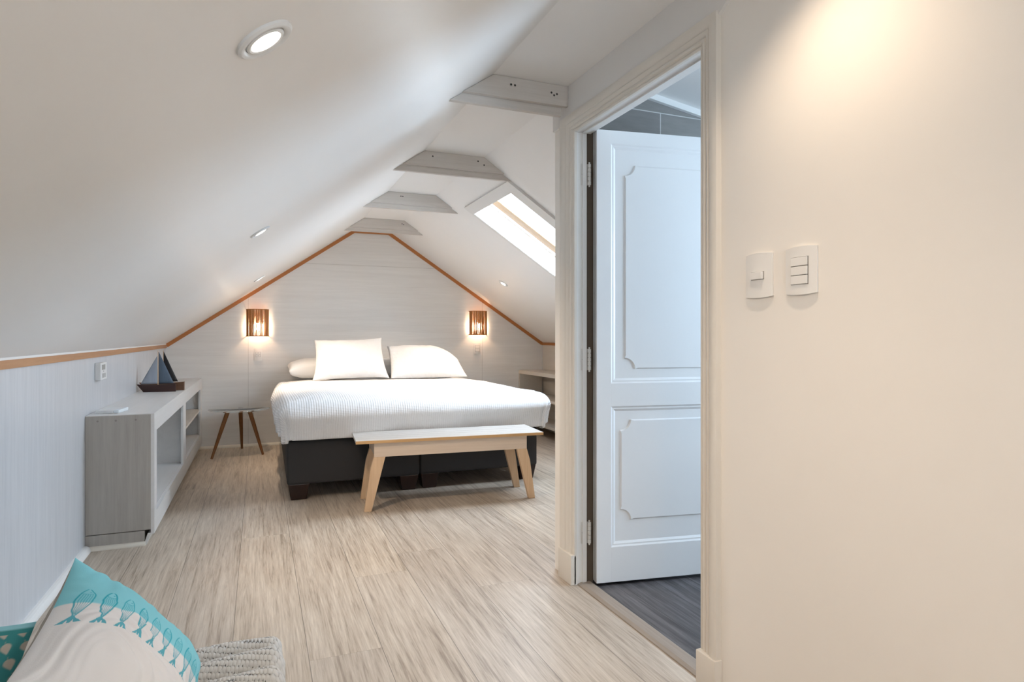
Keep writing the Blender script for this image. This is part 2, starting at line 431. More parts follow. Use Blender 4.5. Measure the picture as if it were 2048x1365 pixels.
b.prism([(XW + WT, 2.585, zb(XW + WT) - .03), (XW + WT, 2.585, zb(XW + WT)), (BX, 2.585, zb(BX)), (BX, 2.585, zb(BX) - .03)], (0, -.02, 0))
struct('trim_3', b, M['jamb'])
b = MB()
for a_, c_ in ((.7, .74), (1.28, 1.32), (1.86, 1.9)): b.box(BX + .02, a_, .95, BX + .07, c_, 1.95)
b.box(BX + .02, .7, .95, BX + .07, 1.9, .99); b.box(BX + .02, .7, 1.91, BX + .07, 1.9, 1.95)
w2 = struct('window_2_unseen', b, M['jamb'])  # unseen bathroom window, guessed and added as source of the blue daylight
b = MB(); b.box(BX + .04, .74, .99, BX + .044, 1.86, 1.91); b.build('pane', M['pane'], w2)

# casing: moulded profile swept round the opening, mitred
prof = [(0, 0), (0, .010), (.06, .013), (.10, .013), (.14, .009), (.20, .016), (.30, .016), (.34, .012), (.40, .017), (.52, .020), (.56, .016), (.62, .021), (.90, .024), (1.0, .020), (1.0, 0)]
IN = [(DY1, 0), (DY1, DZ), (DY0, DZ), (DY0, 0)]
OUT = [(DY1 + .126, 0), (DY1 + .126, DZ + .085), (DY0 - .083, DZ + .085), (DY0 - .083, 0)]
b = MB(); rings = []
for (iy, iz), (oy, oz) in zip(IN, OUT):
    rings.append([b.bm.verts.new((XW - p, iy + (oy - iy) * w, iz + (oz - iz) * w)) for w, p in prof])
for A, B in zip(rings, rings[1:]):
    for i in range(len(prof) - 1): b.bm.faces.new((A[i], A[i + 1], B[i + 1], B[i]))
# plinth blocks
b.box(XW - .028, DY1 - .0, 0, XW, DY1 + .128, .132, .004); b.box(XW - .03, DY0 - .088, 0, XW, DY0 + .0, .118, .004)
struct('trim_4', b, M['casing'], smooth=True)
# jamb lining with rebate, and stops
b = MB()
JX = XW + .051
b.box(XW - .001, DY1, 0, JX, DY1 + .012, DZ + .012, .001); b.box(XW - .001, DY0 - .012, 0, JX + .02, DY0, DZ + .012, .001)
b.box(XW - .001, DY0 - .012, DZ, JX + .022, DY1 + .012, DZ + .012, .001)
b.box(XW + .028, DY1 - .006, 0, JX - .004, DY1, DZ, .001); b.box(XW + .028, DY0, DZ - .006, JX - .004, DY1, DZ, .001)
struct('trim_5', b, M['jamb'])

b = MB(); b.box(JX + .0002, DY1 + .004, 0, XW + WT, DY1 + .0119, DZ + .012); struct('trim_10', b, M['darkbrown'])  # dark brown strip along the hinge-side rebate
# door leaf
leaf_o = Vector((1.3745, 2.400, .012)); ang = math.atan2(2.327 - 2.405, 1.864 - 1.376)
LW, LH, LT = .80, 1.995, .046
b = MB()
b.box(0, .010, 0, LW, LT - .010, LH)                                   # recessed core
st = .068; rails = [(0, .155), (.775, .878), (1.935, LH)]
b.box(0, 0, 0, st, LT, LH, .0015); b.box(LW - st, 0, 0, LW, LT, LH, .0015)
for z0, z1 in rails: b.box(st - .001, 0, z0, LW - st + .001, LT, z1, .0015)
for (z0, z1, ins, ib, it) in ((.155, .775, .046, .115, .06), (.878, 1.935, .066, .062, .088)):
    x0, x1 = st, LW - st
    # stepped moulding round the panel
    for w0, w1, d0, d1 in ((0, .006, .001, .0045), (.006, .012, .0045, .0045), (.012, .022, .0045, .010)):
        O = [(x0 + w0, z0 + w0), (x1 - w0, z0 + w0), (x1 - w0, z1 - w0), (x0 + w0, z1 - w0)]
        I = [(x0 + w1, z0 + w1), (x1 - w1, z0 + w1), (x1 - w1, z1 - w1), (x0 + w1, z1 - w1)]
        for k in range(4):
            q = [(O[k], d0), (O[(k + 1) % 4], d0), (I[(k + 1) % 4], d1), (I[k], d1)]
            b.bm.faces.new([b.bm.verts.new((p[0], d, p[1])) for p, d in q])
    # raised field with scooped corners
    fx0, fx1, fz0, fz1, r = x0 + ins, x1 - ins, z0 + ib, z1 - it, .045
    def outline(k):
        pts = []
        for cx, cz, sx, sz in ((fx0, fz0, 1, 1), (fx1, fz0, -1, 1), (fx1, fz1, -1, -1), (fx0, fz1, 1, -1)):
            arc = []
            for i in range(7):
                a = PI / 2 * i / 6
                arc.append((cx + sx * (r + k) * math.cos(a) * 1.0 + sx * 0, cz + sz * (r + k) * math.sin(a)))
            # concave quarter circle centred on the corner, with tiny shoulders
            arc = [(cx + sx * (r + .012), cz + sz * k)] + [(px, pz) for px, pz in arc] + [(cx + sx * k, cz + sz * (r + .012))]
            arc[0] = (cx + sx * (r + .012 + k), cz + sz * k); arc[-1] = (cx + sx * k, cz + sz * (r + .012 + k))
            arc = [arc[0]] + [(px, pz) for px, pz in arc[1:-1]] + [arc[-1]]
            if sx * sz < 0: arc = arc[::-1]
            pts += arc[::-1]
        return pts
    A = [b.bm.verts.new((x, .010, z)) for x, z in outline(0)]; B = [b.bm.verts.new((x, .0045, z)) for x, z in outline(.005)]
    for i in range(len(A)): b.bm.faces.new((A[i], A[(i + 1) % len(A)], B[(i + 1) % len(A)], B[i]))
    b.bm.faces.new(B)
door = struct('door_1', b, M['door']); door.location = leaf_o; door.rotation_euler = (0, 0, ang)
bpy.context.view_layer.update()
DI = (Matrix.Translation(leaf_o) @ Matrix.Rotation(ang, 4, 'Z')).inverted()
for z in (1.815, .995, .228):
    b = MB()
    hx, hy = 1.3585, DY1 - .009
    for k in range(5): b.tube([(hx, hy, z - .047 + k * .019), (hx, hy, z - .0305 + k * .019)], .0078, 12)
    b.tube([(hx, hy, z - .055), (hx, hy, z + .054)], .004, 10)
    b.box(JX - .030, DY1 - .0022, z - .048, JX + .003, DY1 - .0002, z + .047, .0008)
    b.bm.transform(DI)
    hg = b.build('hinge', M['hinge'], door, smooth=True)
    b = MB()
    for dz in (-.032, 0, .032):
        b.lathe([(.0001, -.0012), (.003, -.001), (.0036, 0)], 10, Matrix.Translation((JX - .015 - (dz == 0) * .008, DY1 - .0022, z + dz)) @ Matrix.Rotation(PI / 2, 4, 'X'))
    b.bm.transform(DI)
    b.build('screws', M['darkbrown'], hg)

# trims: orange pine strips
b = MB()
tw = .034; tp = .012
def strip(p0, p1, w, nrm, pr):
    p0, p1 = Vector(p0), Vector(p1); d = (p1 - p0).normalized(); nrm = Vector(nrm); dn = d.cross(nrm).normalized()
    if dn.z > 0: dn = -dn
    b.hexa([p0, p1, p1 + dn * w, p0 + dn * w], [p0 + nrm * pr, p1 + nrm * pr, p1 + nrm * pr + dn * w, p0 + nrm * pr + dn * w])
n_ = (0, -1, 0)
strip((XL, YB, ZK), (XA - .006, YB, ZC - .004), tw, n_, tp); strip((XA - .012, YB, ZC), (XB + .012, YB, ZC), tw - .002, n_, tp + .0004); strip((XB + .006, YB, ZC - .004), (XR, YB, ZK), tw, n_, tp)
struct('trim_6', b, grain_mat('orange_trim_x', (.52, .21, .07), (.38, .14, .04), 'x', .45, 1, (.25, .75), .05))
b = MB(); strip((XL, YF, ZK - .005), (XL, YB, ZK - .005), .031, (1, 0, 0), .010); struct('trim_7', b, grain_mat('left_trim_wood', (.50, .26, .125), (.37, .175, .075), 'y', .45, 1))
b = MB(); strip((XR, YB, ZK), (XR, 2.67, ZK), .032, (-1, 0, 0), .010); struct('trim_8', b, M['trimwood'])
# thin white caulk edge above the left trim
b = MB(); b.box(XL, YF, ZK - .0055, XL + .008, YB, ZK + .004); struct('trim_9', b, M['jamb'])
# baseboards (small quarter rounds)
def quarter(p0, p1, nrm, r=.022, n=5):
    p0, p1, nrm = Vector(p0), Vector(p1), Vector(nrm)
    pts = [p0] + [p0 + nrm * (r * math.cos(PI / 2 * i / n)) + Vector((0, 0, r * math.sin(PI / 2 * i / n))) for i in range(n + 1)]
    b.prism(pts, p1 - p0)
b = MB(); quarter((XL, YF, 0), (XL, 3.76, 0), (1, 0, 0), .03); struct('baseboard_left', b, M['jamb'])
b = MB(); quarter((XL, YB, 0), (XR, YB, 0), (0, -1, 0), .024); struct('baseboard_back', b, M['cream'])
b = MB(); quarter((XR, 2.66, 0), (XR, YB, 0), (-1, 0, 0), .024); struct('baseboard_right', b, M['cream'])
b = MB(); quarter((XW, YF, 0), (XW, 1.51, 0), (-1, 0, 0), .012); struct('baseboard_door_side', b, M['casing'])

# ------------------------------------------------------------------ collar beams under the ceiling
def beam(name, y, x1, label, knots):
    t = thing(name, label, 'beam', (1.12, y, ZC), (0, 0, 0), 'whitewashed ceiling beams')
    for k, (zb_, y0, th) in enumerate(((2.128, 0, .022), (2.092, .024, .022))):
        b = MB()
        xl = XA - (ZC - zb_) / SL + .002; xr_ = min(x1 - .02 * k, XB + (ZC - zb_) / SR - .002)
        xt = min(x1 - .02 * k, XB - .001)
        pts = [(xl, zb_), (xr_, zb_)] + ([(x1 - .02 * k, ZC - .001)] if x1 < XB + .01 else [(XB, ZC - .001)]) + [(XA + .002, ZC - .001)]
        b.prism([(px - 1.12, y0, pz - ZC) for px, pz in pts], (0, th, 0))
        b.build('board', M['beam'], t)
    b = MB()
    for kx, kz in knots:
        b.lathe([(.0001, -.0008), (.0045, -.0006), (.005, .0005)], 10, Matrix.Translation((kx - 1.12, 0, kz - ZC)) @ Matrix.Rotation(PI / 2, 4, 'X'))
    b.build('nail_holes', M['slot'], t)
    return t
beam('ceiling_beam', 2.505, XW - .0135, 'nearest whitewashed roof beam, its cut end against the wall above the door', [(1.012, 2.187), (1.03, 2.186), (1.205, 2.180), (1.218, 2.170), (1.232, 2.177)])
beam('ceiling_beam', 3.695, 9, 'second whitewashed roof beam from the viewer, beside the upper corner of the skylight', [(.98, 2.19), (1.27, 2.19), (1.31, 2.17)])
beam('ceiling_beam', 4.845, 9, 'third whitewashed roof beam from the viewer, between its wider neighbour and the last one', [(1.03, 2.19), (1.045, 2.19)])
beam('ceiling_beam', 6.015, 9, 'farthest whitewashed roof beam, just in front of the orange gable trim', [(1.29, 2.185), (1.305, 2.18)])

# ------------------------------------------------------------------ recessed downlights
def downlight(loc, nrm, label, power):
    rot = Vector(nrm).to_track_quat('Z', 'Y').to_euler()
    t = thing('recessed_downlight', label, 'ceiling light', loc, rot, 'recessed downlights')
    b = MB(); b.lathe([(.0505, -.001), (.0505, .004), (.046, .007), (.040, .0065), (.036, .003), (.0355, -.001)], 48); b.build('outer_ring', M['plastic2'], t, smooth=True)
    b = MB(); b.lathe([(.0345, -.001), (.0342, .005), (.031, .007), (.0275, .006), (.0262, .002), (.0262, -.001)], 48); b.build('gimbal_ring', M['plastic2'], t, smooth=True)
    b = MB(); b.lathe([(.0001, .0026), (.0255, .0022), (.0258, 0)], 40); b.build('lamp_lens', M['lens'], t)
    if power:
        ld = bpy.data.lights.new('spot_lamp', 'SPOT'); ld.energy = power; ld.color = (1, .80, .60); ld.spot_size = math.radians(116); ld.spot_blend = 1.0; ld.shadow_soft_size = .02
        lo = bpy.data.objects.new('spot_lamp', ld); COL.objects.link(lo); lo.parent = t; lo.location = (0, 0, .03)
        lo.rotation_euler = (PI, 0, 0)
    return t
def lp(x, y): return Vector((x, y, zl(x))) + LN * .0005
def rp(x, y): return Vector((x, y, zr(x))) + RN * .0005
downlight(lp(.008, 1.103), LN, 'large round recessed downlight nearest the viewer, on the left sloping ceiling', 22)
downlight(lp(.008, -.95), LN, 'added unseen downlight on the left sloping ceiling behind the viewer', 18)  # out of view, put in to brighten the door wall
downlight(lp(.006, 3.147), LN, 'middle of the three downlights on the left sloping ceiling', 35)
downlight(lp(.004, 5.72), LN, 'small downlight on the left slope just above the left wicker sconce', 40)
downlight(rp(2.229, 5.72), RN, 'small round downlight on the right sloping ceiling, above the right wicker sconce', 40)
dl = downlight(Vector((1.02, 1.08, ZC - .0005)), (0, 0, -1), 'round downlight in the flat ceiling washing the bare wall beside the door', 17)

# ------------------------------------------------------------------ long low cabinet on the left
cab = thing('media_cabinet', 'long low white open-fronted cabinet with grey wood-grain end, along the left wall', 'cabinet', (XL, 3.77, 0))
CX = .31; CL = YB - 3.77; CH = .69
b = MB(); b.box(.001, 0, .0785, CX - .016, .016, CH - .004); b.box(.001, .0, 0, CX - .045, .016, .0745)
b.build('end_panel', M['cabend'], cab, bev=.0008)
for px in (.055, .135, .225):
    b = MB(); b.lathe([(.0001, -.0015), (.0045, -.0012), (.005, .0005)], 12, Matrix.Translation((px, 0, CH - .03)) @ Matrix.Rotation(PI / 2, 4, 'X')); b.build('screw_cap', M['greyplastic'], cab)
b = MB(); b.box(.001, .001, CH - .02, CX - .0005, CL - .001, CH, .001); b.build('top_board', M['cabface'], cab)
b = MB()
F0, F1 = CX - .016, CX
B1 = (.085, 1.375); B2 = (1.545, CL - .17)
b.box(F0, .0, .592, F1, CL - .001, CH - .0008)                      # head rail
b.box(F0, .0, .055, F1, CL - .001, .16)                             # bottom rail
b.box(F0, .0, .16, F1, B1[0], .592); b.box(F0, B1[1], .16, F1, B2[0], .592); b.box(F0, B2[1], .16, F1, CL - .001, .592)
b.build('face_frame', M['cabface'], cab)
b = MB(); b.hexa([(CX - .05, .0, 0), (CX - .036, .0, 0), (CX - .036, CL - .001, 0), (CX - .05, CL - .001, 0)], [(CX - .03, .0, .06), (CX - .015, .0, .06), (CX - .015, CL - .001, .06), (CX - .03, CL - .001, .06)])
b.build('toe_board', M['cabface'], cab)
b = MB(); b.box(.001, .016, .145, F0, CL - .001, .163); b.build('bottom_shelf', M['cabface'], cab)
b = MB(); b.box(.001, B1[1] + .075, .163, F0, B1[1] + .093, CH - .02); b.build('divider', M['cabface'], cab)
b = MB(); b.box(.001, B1[1] + .093, .385, F0 + .012, CL - .12, .403); b.build('middle_shelf', M['shelfb'], cab)
b = MB(); b.box(.001, CL - .12, .163, F0, CL - .10, CH - .02); b.build('far_panel', M['cabface'], cab)
b = MB(); quarter((.001, 0, 0), (CX - .04, 0, 0), (0, -1, 0), .020); b.build('base_moulding', M['cream'], cab)

# flat white case lying on the cabinet
cs = thing('flat_case', 'small flat pale case lying on the near end of the long cabinet', 'box', (-.728, 3.92, CH), (0, 0, math.radians(-8)))
b = MB(); b.box(-.055, -.075, .0002, .03, .075, .017, .003); b.build('body', M['plastic2'], cs)
b = MB(); b.box(.0302, -.074, .0008, .055, .074, .0175, .003); b.build('lid', mat('pale_blue_lid', (.70, .76, .80), .3), cs)

# model sailboats
def sailboat(label, loc, rz, mir, hull_m, sails, L, H, hh, tw_):
    t = thing('model_sailboat', label, 'model boat', loc, (0, 0, rz), 'model sailboats on the cabinet')
    b = MB(); s_ = -1 if mir else 1
    n = 10; secs = []
    for i in range(n + 1):
        f = i / n
        w = tw_ * (1 - (1 - f) ** 2.2 * .9) if True else tw_
        x_top = -L / 2 + L * f; x_bot = -L / 2 + L * .17 + L * .83 * f
        sh = .006 * (2 * f - 1) ** 2
        secs.append([(s_ * x_top, -w / 2, hh + sh), (s_ * x_top, w / 2, hh + sh), (s_ * x_bot, w * .38, 0), (s_ * x_bot, -w * .38, 0)])
    V = [[b.bm.verts.new(p) for p in sec] for sec in secs]
    for A, B in zip(V, V[1:]):
        for i in range(4): b.bm.faces.new((A[i], A[(i + 1) % 4], B[(i + 1) % 4], B[i]))
    b.bm.faces.new(V[0]); b.bm.faces.new(list(reversed(V[-1])))
    b.build('hull', hull_m, t)
    mx = .010 if not mir else .006
    b = MB(); b.tube([(mx, 0, hh - .01), (mx, 0, H)], [.0032, .0022], 8); b.build('mast', M['bench'], t)
    for (xa, xb_, ztop, mm) in sails:
        # slightly bellied triangular sail with real thickness
        ny, nx = 14, 8; P = np.zeros((ny, nx, 3))
        for j in range(ny):
            g = j / (ny - 1); z = hh + .008 + (ztop - hh - .008) * g
            for i in range(nx):
                f = i / (nx - 1); x = xa + (xb_ - xa) * f * (1 - g * .985)
                P[j, i] = (x, -.008 * math.sin(PI * f) * (1 - g), z)
        o = grid_object('sail', P, mm, t); solid(o, .0016, 0)
    return t
zc = CH + .0004
sailboat('dark-hulled model sailboat with pale and slate blue sails, the front one on the cabinet', (-.690, 5.200, zc), math.radians(2), False, M['hull'],
         [(.006, -.100, .262, M['sail_l']), (.014, .112, .292, M['sail_b'])], .25, .300, .052, .045)
sailboat('brown-hulled model sailboat with a narrow black sail, behind the blue-sailed one', (-.668, 5.300, zc), math.radians(-3), False, M['hull2'],
         [(.010, .108, .295, M['sail_k'])], .30, .300, .058, .045)

# thermostat on the left wall
th = thing('wall_thermostat', 'white thermostat box with a small grey display on the left wall', 'thermostat', (XL, 4.05, .905))
b = MB(); b.box(0.0003, -.075, -.047, .028, .075, .047, .003); b.build('housing', M['plastic2'], th)
b = MB(); b.box(.0275, -.045, .008, .0288, .03, .036); b.build('display', M['lcd'], th)
b = MB()
for k in range(5): b.box(.0275, -.04 + k * .018, -.036, .0285, -.034 + k * .018, -.012)
b.box(.0275, -.012, -.003, .029, -.004, .003); b.build('buttons', M['greyplastic'], th)

# ------------------------------------------------------------------ round glass side table
tb = thing('side_table', 'round glass-topped side table on three slanted walnut legs, left of the bed', 'table', (-.165, 6.335, 0))
b = MB(); b.lathe([(.0001, .414), (.262, .414), (.2655, .4165), (.2655, .4195), (.262, .422), (.0001, .422)], 64); b.build('glass_top', M['glass'], tb, smooth=True)
b = MB()
tops = []
for (fx, fy) in ((-.223, -.17), (.016, .291), (.204, -.116)):
    tops.append((fx * .42, fy * .42, .40))
for p in tops:
    d = Vector(p); d.z = 0; dd = d.normalized(); s2 = Vector((-dd.y, dd.x, 0)) * .012
    b.hexa([Vector((0, 0, .392)) - s2, d * 1.0 + Vector((0, 0, .392)) - s2, d * 1.0 + Vector((0, 0, .392)) + s2, Vector((0, 0, .392)) + s2],
           [Vector((0, 0, .412)) - s2, d * 1.0 + Vector((0, 0, .412)) - s2, d * 1.0 + Vector((0, 0, .412)) + s2, Vector((0, 0, .412)) + s2])
b.build('spider_frame', M['walnut'], tb, bev=.002)
for p, (fx, fy) in zip(tops, ((-.223, -.17), (.016, .291), (.204, -.116))):
    b = MB(); b.tube([(fx, fy, .0005), (p[0] * .65 + fx * .35, p[1] * .65 + fy * .35, .27), (p[0], p[1], .4115)], [.0105, .018, .0195], 14)
    b.build('leg', M['walnut'], tb, smooth=True)

# ------------------------------------------------------------------ shelf unit on the right wall
sh = thing('open_shelf_unit', 'low beige open shelf unit along the right wall beyond the bed', 'shelf', (2.82, 2.70, 0))
SLn = YB - 2.70
b = MB(); b.box(0, 0, .66, XR - 2.82 - .001, SLn - .002, .70, .002); b.build('top_board', M['shelfb'], sh)
for z in (.39, .115):
    b = MB(); b.box(.004, .02, z, XR - 2.82 - .001, SLn - .03, z + .028, .001); b.build('shelf_board', M['shelfb'], sh)
for y in (0, 1.33, 2.66, SLn - .032):
    b = MB(); b.box(.0, y, .0, XR - 2.82 - .026, y + .03, .66, .001); b.build('upright', M['shelfb'], sh)

# ------------------------------------------------------------------ bed
BF = 4.385
def bed_base(x0, x1, label, r0):
    t = thing('bed_base', label, 'bed base', ((x0 + x1) / 2, (BF + 6.38) / 2, 0), (0, 0, r0), 'box bases of the double bed')
    w, l = (x1 - x0) / 2, (6.38 - BF) / 2
    b = MB(); b.box(-w, -l, .105, w, l, .40, .022, seg=4); b.build('box', M['charcoal'], t, smooth='all')
    for sx in (-1, 1):
        for sy in (-1, 1):
            b = MB(); cx, cy = sx * (w - .075), sy * (l - .075)
            b.hexa([(cx - .05, cy - .05, .0005), (cx + .05, cy - .05, .0005), (cx + .05, cy + .05, .0005), (cx - .05, cy + .05, .0005)],
                   [(cx - .068, cy - .068, .11), (cx + .068, cy - .068, .11), (cx + .068, cy + .068, .11), (cx - .068, cy + .068, .11)])
            b.build('leg', M['leg'], t, bev=.006)
    return t
bed_base(.185, 1.078, 'charcoal upholstered box base under the left half of the bed', math.radians(-.6))
bed_base(1.086, 2.0, 'charcoal upholstered box base under the right half of the bed', math.radians(-.8))
mt = thing('mattress', 'white mattress of the double bed under the ribbed duvet', 'mattress', (1.09, 5.43, .402))
b = MB(); b.box(-.87, -1.0, 0, .88, 1.13, .215, .05, seg=4); b.build('core', M['sheet'], mt, smooth='all')

# duvet draped on the mattress (cloth grid mapped over the edges)
def duvet():
    X0, X1, YFt, YBk = .205, 1.985, 4.40, 6.52       # mattress edges
    R = .095; ZT = .655
    hf, hs = .24, .215                                 # overhang beyond the edges
    nx, ny = 230, 250
    xs = np.linspace(X0 - hs - .06, X1 + hs + .06, nx); ys = np.linspace(YFt - hf - .06, YBk, ny)
    P = np.zeros((ny, nx, 3)); UV = np.zeros((ny, nx, 2))
    for j, cy in enumerate(ys):
        for i, cx in enumerate(xs):
            k = min(1, max(0, (cy - 5.6) / .9)); 
            x0 = X0 + .05 * k; x1 = X1 - .02 * k
            dx = cx - x0 if cx < x0 else (cx - x1 if cx > x1 else 0.0)
            dy = cy - YFt if cy < YFt else 0.0
            e = math.hypot(dx, dy)
            nz1 = noise.noise(Vector((cx * 2.2, cy * 2.2, 1.3))); nz2 = noise.noise(Vector((cx * 7, cy * 7, 4.1)))
            if e < 1e-6:
                bx, by = cx, cy; z = ZT
                ed = min(cx - x0, x1 - cx, cy - YFt)
                z += .022 * math.sin(min(1, ed / .25) * PI / 2) + .010 * nz1 + .004 * nz2
                wr = max(0, min(1, (cx - 1.35) / .3)) * max(0, min(1, (5.3 - cy) / .4))
                z += wr * .007 * (1 - abs(math.sin((cx * 1.0 + cy * .8) * 13 + 3 * nz1))) ** 2
                if ed < .25: z -= 0
            else:
                d = (dx / e, dy / e)
                # limit on the overhang so the hem keeps level at the rounded corners
                a = e / R
                if a < PI / 2: out = R * math.sin(a); drop = R * (1 - math.cos(a))
                else:
                    rest = e - R * PI / 2
                    out = R - .055 * (1 - math.exp(-rest / .16)) ; drop = R + rest * .985
                u_ = (cx * 1.0 if abs(d[1]) > abs(d[0]) else cy)
                amp = min(1, drop / .25)
                side = abs(d[0])
                fold = amp * ((.008 + .010 * side) * math.sin(u_ * (11 + 4 * side) + 2.5 * nz1 + drop * 5 * side) + .016 * nz1 + .005 * nz2)
                corner = abs(d[0] * d[1]) * 2
                out = max(out + fold, min(out, .034)) + .012 * corner * math.sin(math.atan2(d[1], d[0]) * 10) * amp
                bx = cx - dx + d[0] * out; by = cy - dy + d[1] * out
                z = ZT - drop * (1 - .10 * corner)
                z += .008 * nz1 * (1 - amp)
            z -= .022 * k * max(0, 1 - e * 12)
            P[j, i] = (bx, by, max(z, .402)); UV[j, i] = (cx, cy)
    return P, UV
P, UV = duvet()
dv = grid_object('duvet', P, M['duvet'], uv=UV); solid(dv, .012, 1)
tag(dv, 'white ribbed duvet draped over the double bed', 'duvet')
# the sheet side flap peeping at the left corner
# pillows
def pillow(name, label, W, H, T, m, loc, rot, group, seed, slump=0.0, cp=.10, box=.55, flare=0):
    n = 44; Ps = []
    for side in (1, -1):
        P = np.zeros((n, n, 3))
        for j in range(n):
            for i in range(n):
                a = -1 + 2 * i / (n - 1); c = -1 + 2 * j / (n - 1)
                a2, c2 = math.sin(a * PI / 2) * .35 + a * .65, math.sin(c * PI / 2) * .35 + c * .65
                pull = 1 - cp * (1 - abs(c2) ** 2.5) * 1; pull2 = 1 - cp * (1 - abs(a2) ** 2.5)
                x = a2 * W / 2 * pull; y = c2 * H / 2 * pull2
                t_ = ((1 - min(1, abs(a2)) ** 2.6) * (1 - min(1, abs(c2)) ** 2.6)) ** box
                nz = noise.noise(Vector((x * 5 + seed, y * 5, seed * 2.3)))
                nz3 = noise.noise(Vector((x * 14 + seed, y * 9, side * 3.1)))
                z = side * (T / 2) * t_ * (1 + .22 * nz) + side * .006 * nz3 * min(1, t_ * 3)
                y -= slump * max(0, c2) * max(0, a2) ** 3
                x *= 1 - flare * c2 * (1 if a2 < 0 else 1.6); y += .012 * c2 * abs(a2) ** 3 * (1 if a2 > 0 else .3) if flare else 0
                P[j, i] = (x, y, z)
        Ps.append(P)
    me = bpy.data.meshes.new(name)
    bm = bmesh.new()
    for P, fl in zip(Ps, (False, True)):
        V = [[bm.verts.new(P[j, i]) for i in range(n)] for j in range(n)]
        for j in range(n - 1):
            for i in range(n - 1):
                q = (V[j][i], V[j][i + 1], V[j + 1][i + 1], V[j + 1][i]); bm.faces.new(q[::-1] if fl else q)
    bmesh.ops.remove_doubles(bm, verts=bm.verts, dist=.0004)
    bm.to_mesh(me); bm.free(); me.materials.append(m)
    me.polygons.foreach_set('use_smooth', [True] * len(me.polygons))
    o = bpy.data.objects.new(name, me); COL.objects.link(o); o.location = loc; o.rotation_euler = rot
    tag(o, label, 'pillow', group); return o
G = 'white pillows on the bed'
pillow('pillow', 'white pillow lying flat at the head of the bed, left end', .66, .36, .19, M['sheet'], (.60, 6.53, .775), (math.radians(6), 0, 0), G, 1.1, cp=.02, box=.36)
pillow('pillow', 'white pillow lying flat behind the right leaning pillow, seen in the gap between the two', .72, .36, .19, M['sheet'], (1.42, 6.53, .775), (math.radians(6), 0, 0), G, 2.6, cp=.02, box=.36)
pillow('pillow', 'upright white pillow leaning on the left side of the bed', .675, .47, .17, M['linen'], (.818, 6.18, .878), (math.radians(52), math.radians(-1.5), math.radians(-5)), G, 3.7, cp=.07, flare=.035)
pillow('pillow', 'slumped white pillow leaning on the right side of the bed', .735, .45, .18, M['linen'], (1.56, 6.19, .842), (math.radians(42), math.radians(0), math.radians(2)), G, 5.2, slump=.22, cp=.04, flare=.05)

# ------------------------------------------------------------------ bench at the foot of the bed
bn = thing('wooden_bench', 'whitewashed pine bench with splayed legs at the foot of the bed', 'bench', (1.187, 4.085, 0), (0, 0, math.radians(-4.3)))
BL, BW, BZ = 1.235, .385, .447
b = MB()
pw = BW / 5
for k in range(5): b.box(-BL / 2, -BW / 2 + pw * k + .0014, BZ - .018, BL / 2, -BW / 2 + pw * (k + 1) - .0014, BZ, .0015)
b.build('top', M['benchtop'], bn)
b = MB(); b.box(-BL / 2 - .0005, -BW / 2 - .0035, BZ - .019, BL / 2 + .0005, -BW / 2 + .0006, BZ - .0012)
b.build('front_edging', M['benchedge'], bn)
for sy in (-1, 1):
    b = MB(); y = sy * .166; b.box(-.505, y - .011, BZ - .108, .505, y + .011, BZ - .0185, .001); b.build('apron', M['benchapron'], bn)
for sx in (-1, 1):
    b = MB(); b.box(sx * .494 - .009, -.154, BZ - .10, sx * .494 + .009, .154, BZ - .0185, .001); b.build('end_rail', M['benchapron'], bn)
for sx in (-1, 1):
    for sy in (-1, 1):
        b = MB(); y0, y1 = sy * .1455, sy * .178
        yt = sy * .132
        # slightly kneed leg, wide under the apron and narrowing to the foot
        pts = [(.565, .0005), (.521, .0005), (.436, BZ - .110), (.436, BZ - .1085), (.506, BZ - .1085), (.528, BZ - .185)]
        f = [(sx * x, y0, z) for x, z in pts]; k = [(sx * x, y1, z) for x, z in pts]
        A = [b.bm.verts.new(p) for p in f]; B = [b.bm.verts.new(p) for p in k]
        for i in range(len(A)): b.bm.faces.new((A[i], A[(i + 1) % len(A)], B[(i + 1) % len(A)], B[i]))
        b.bm.faces.new(A); b.bm.faces.new(B)
        b.build('leg', M['bench'], bn, bev=.002)

# ------------------------------------------------------------------ wicker sconces
def sconce(loc, label, seed):
    t = thing('wicker_wall_sconce', label, 'wall lamp', loc, (0, 0, 0), 'wicker wall sconces')
    rnd = random.Random(seed); R, H = .102, .272
    b = MB(); n = 46
    for i in range(n):
        a = PI + .06 + (PI - .12) * (i + .5) / n + rnd.uniform(-.012, .012); r = R + rnd.uniform(-.002, .002); w = rnd.uniform(.0024, .0040)
        a2 = a + rnd.uniform(-.02, .02)
        pts = [(r * math.cos(a + (a2 - a) * k / 3), r * math.sin(a + (a2 - a) * k / 3) * .95 - .012, -H / 2 + H * k / 3) for k in range(4)]
        b.tube(pts, w, 6)
    for z in (-H / 2 + .004, .01, H / 2 - .004):
        rr = .0042 if abs(z) > .05 else .0018
        b.tube([((R + .001) * math.cos(PI + PI * k / 24), (R + .001) * math.sin(PI + PI * k / 24) * .95 - .012 * math.sin(PI * k / 24) ** .3, z) for k in range(25)], rr, 8)
    b.build('shade', M['wicker'], t, smooth=True)
    b = MB(); b.box(-.035, -.020, -.02, .035, -.0005, .07, .004); b.build('wall_plate', M['plastic2'], t)
    b = MB(); b.tube([(0, -.018, .035), (0, -.05, .035), (0, -.052, .02)], [.008, .008, .008], 10); b.tube([(0, -.052, .032), (0, -.052, -.005)], [.014, .014], 14); b.build('socket', M['greyplastic'], t)
    b = MB(); b.lathe([(.0001, -.078), (.010, -.076), (.020, -.066), (.0245, -.052), (.022, -.036), (.014, -.018), (.0125, -.006)], 20, Matrix.Translation((0, -.052, 0))); b.build('bulb', M['bulb'], t, smooth=True)
    return t
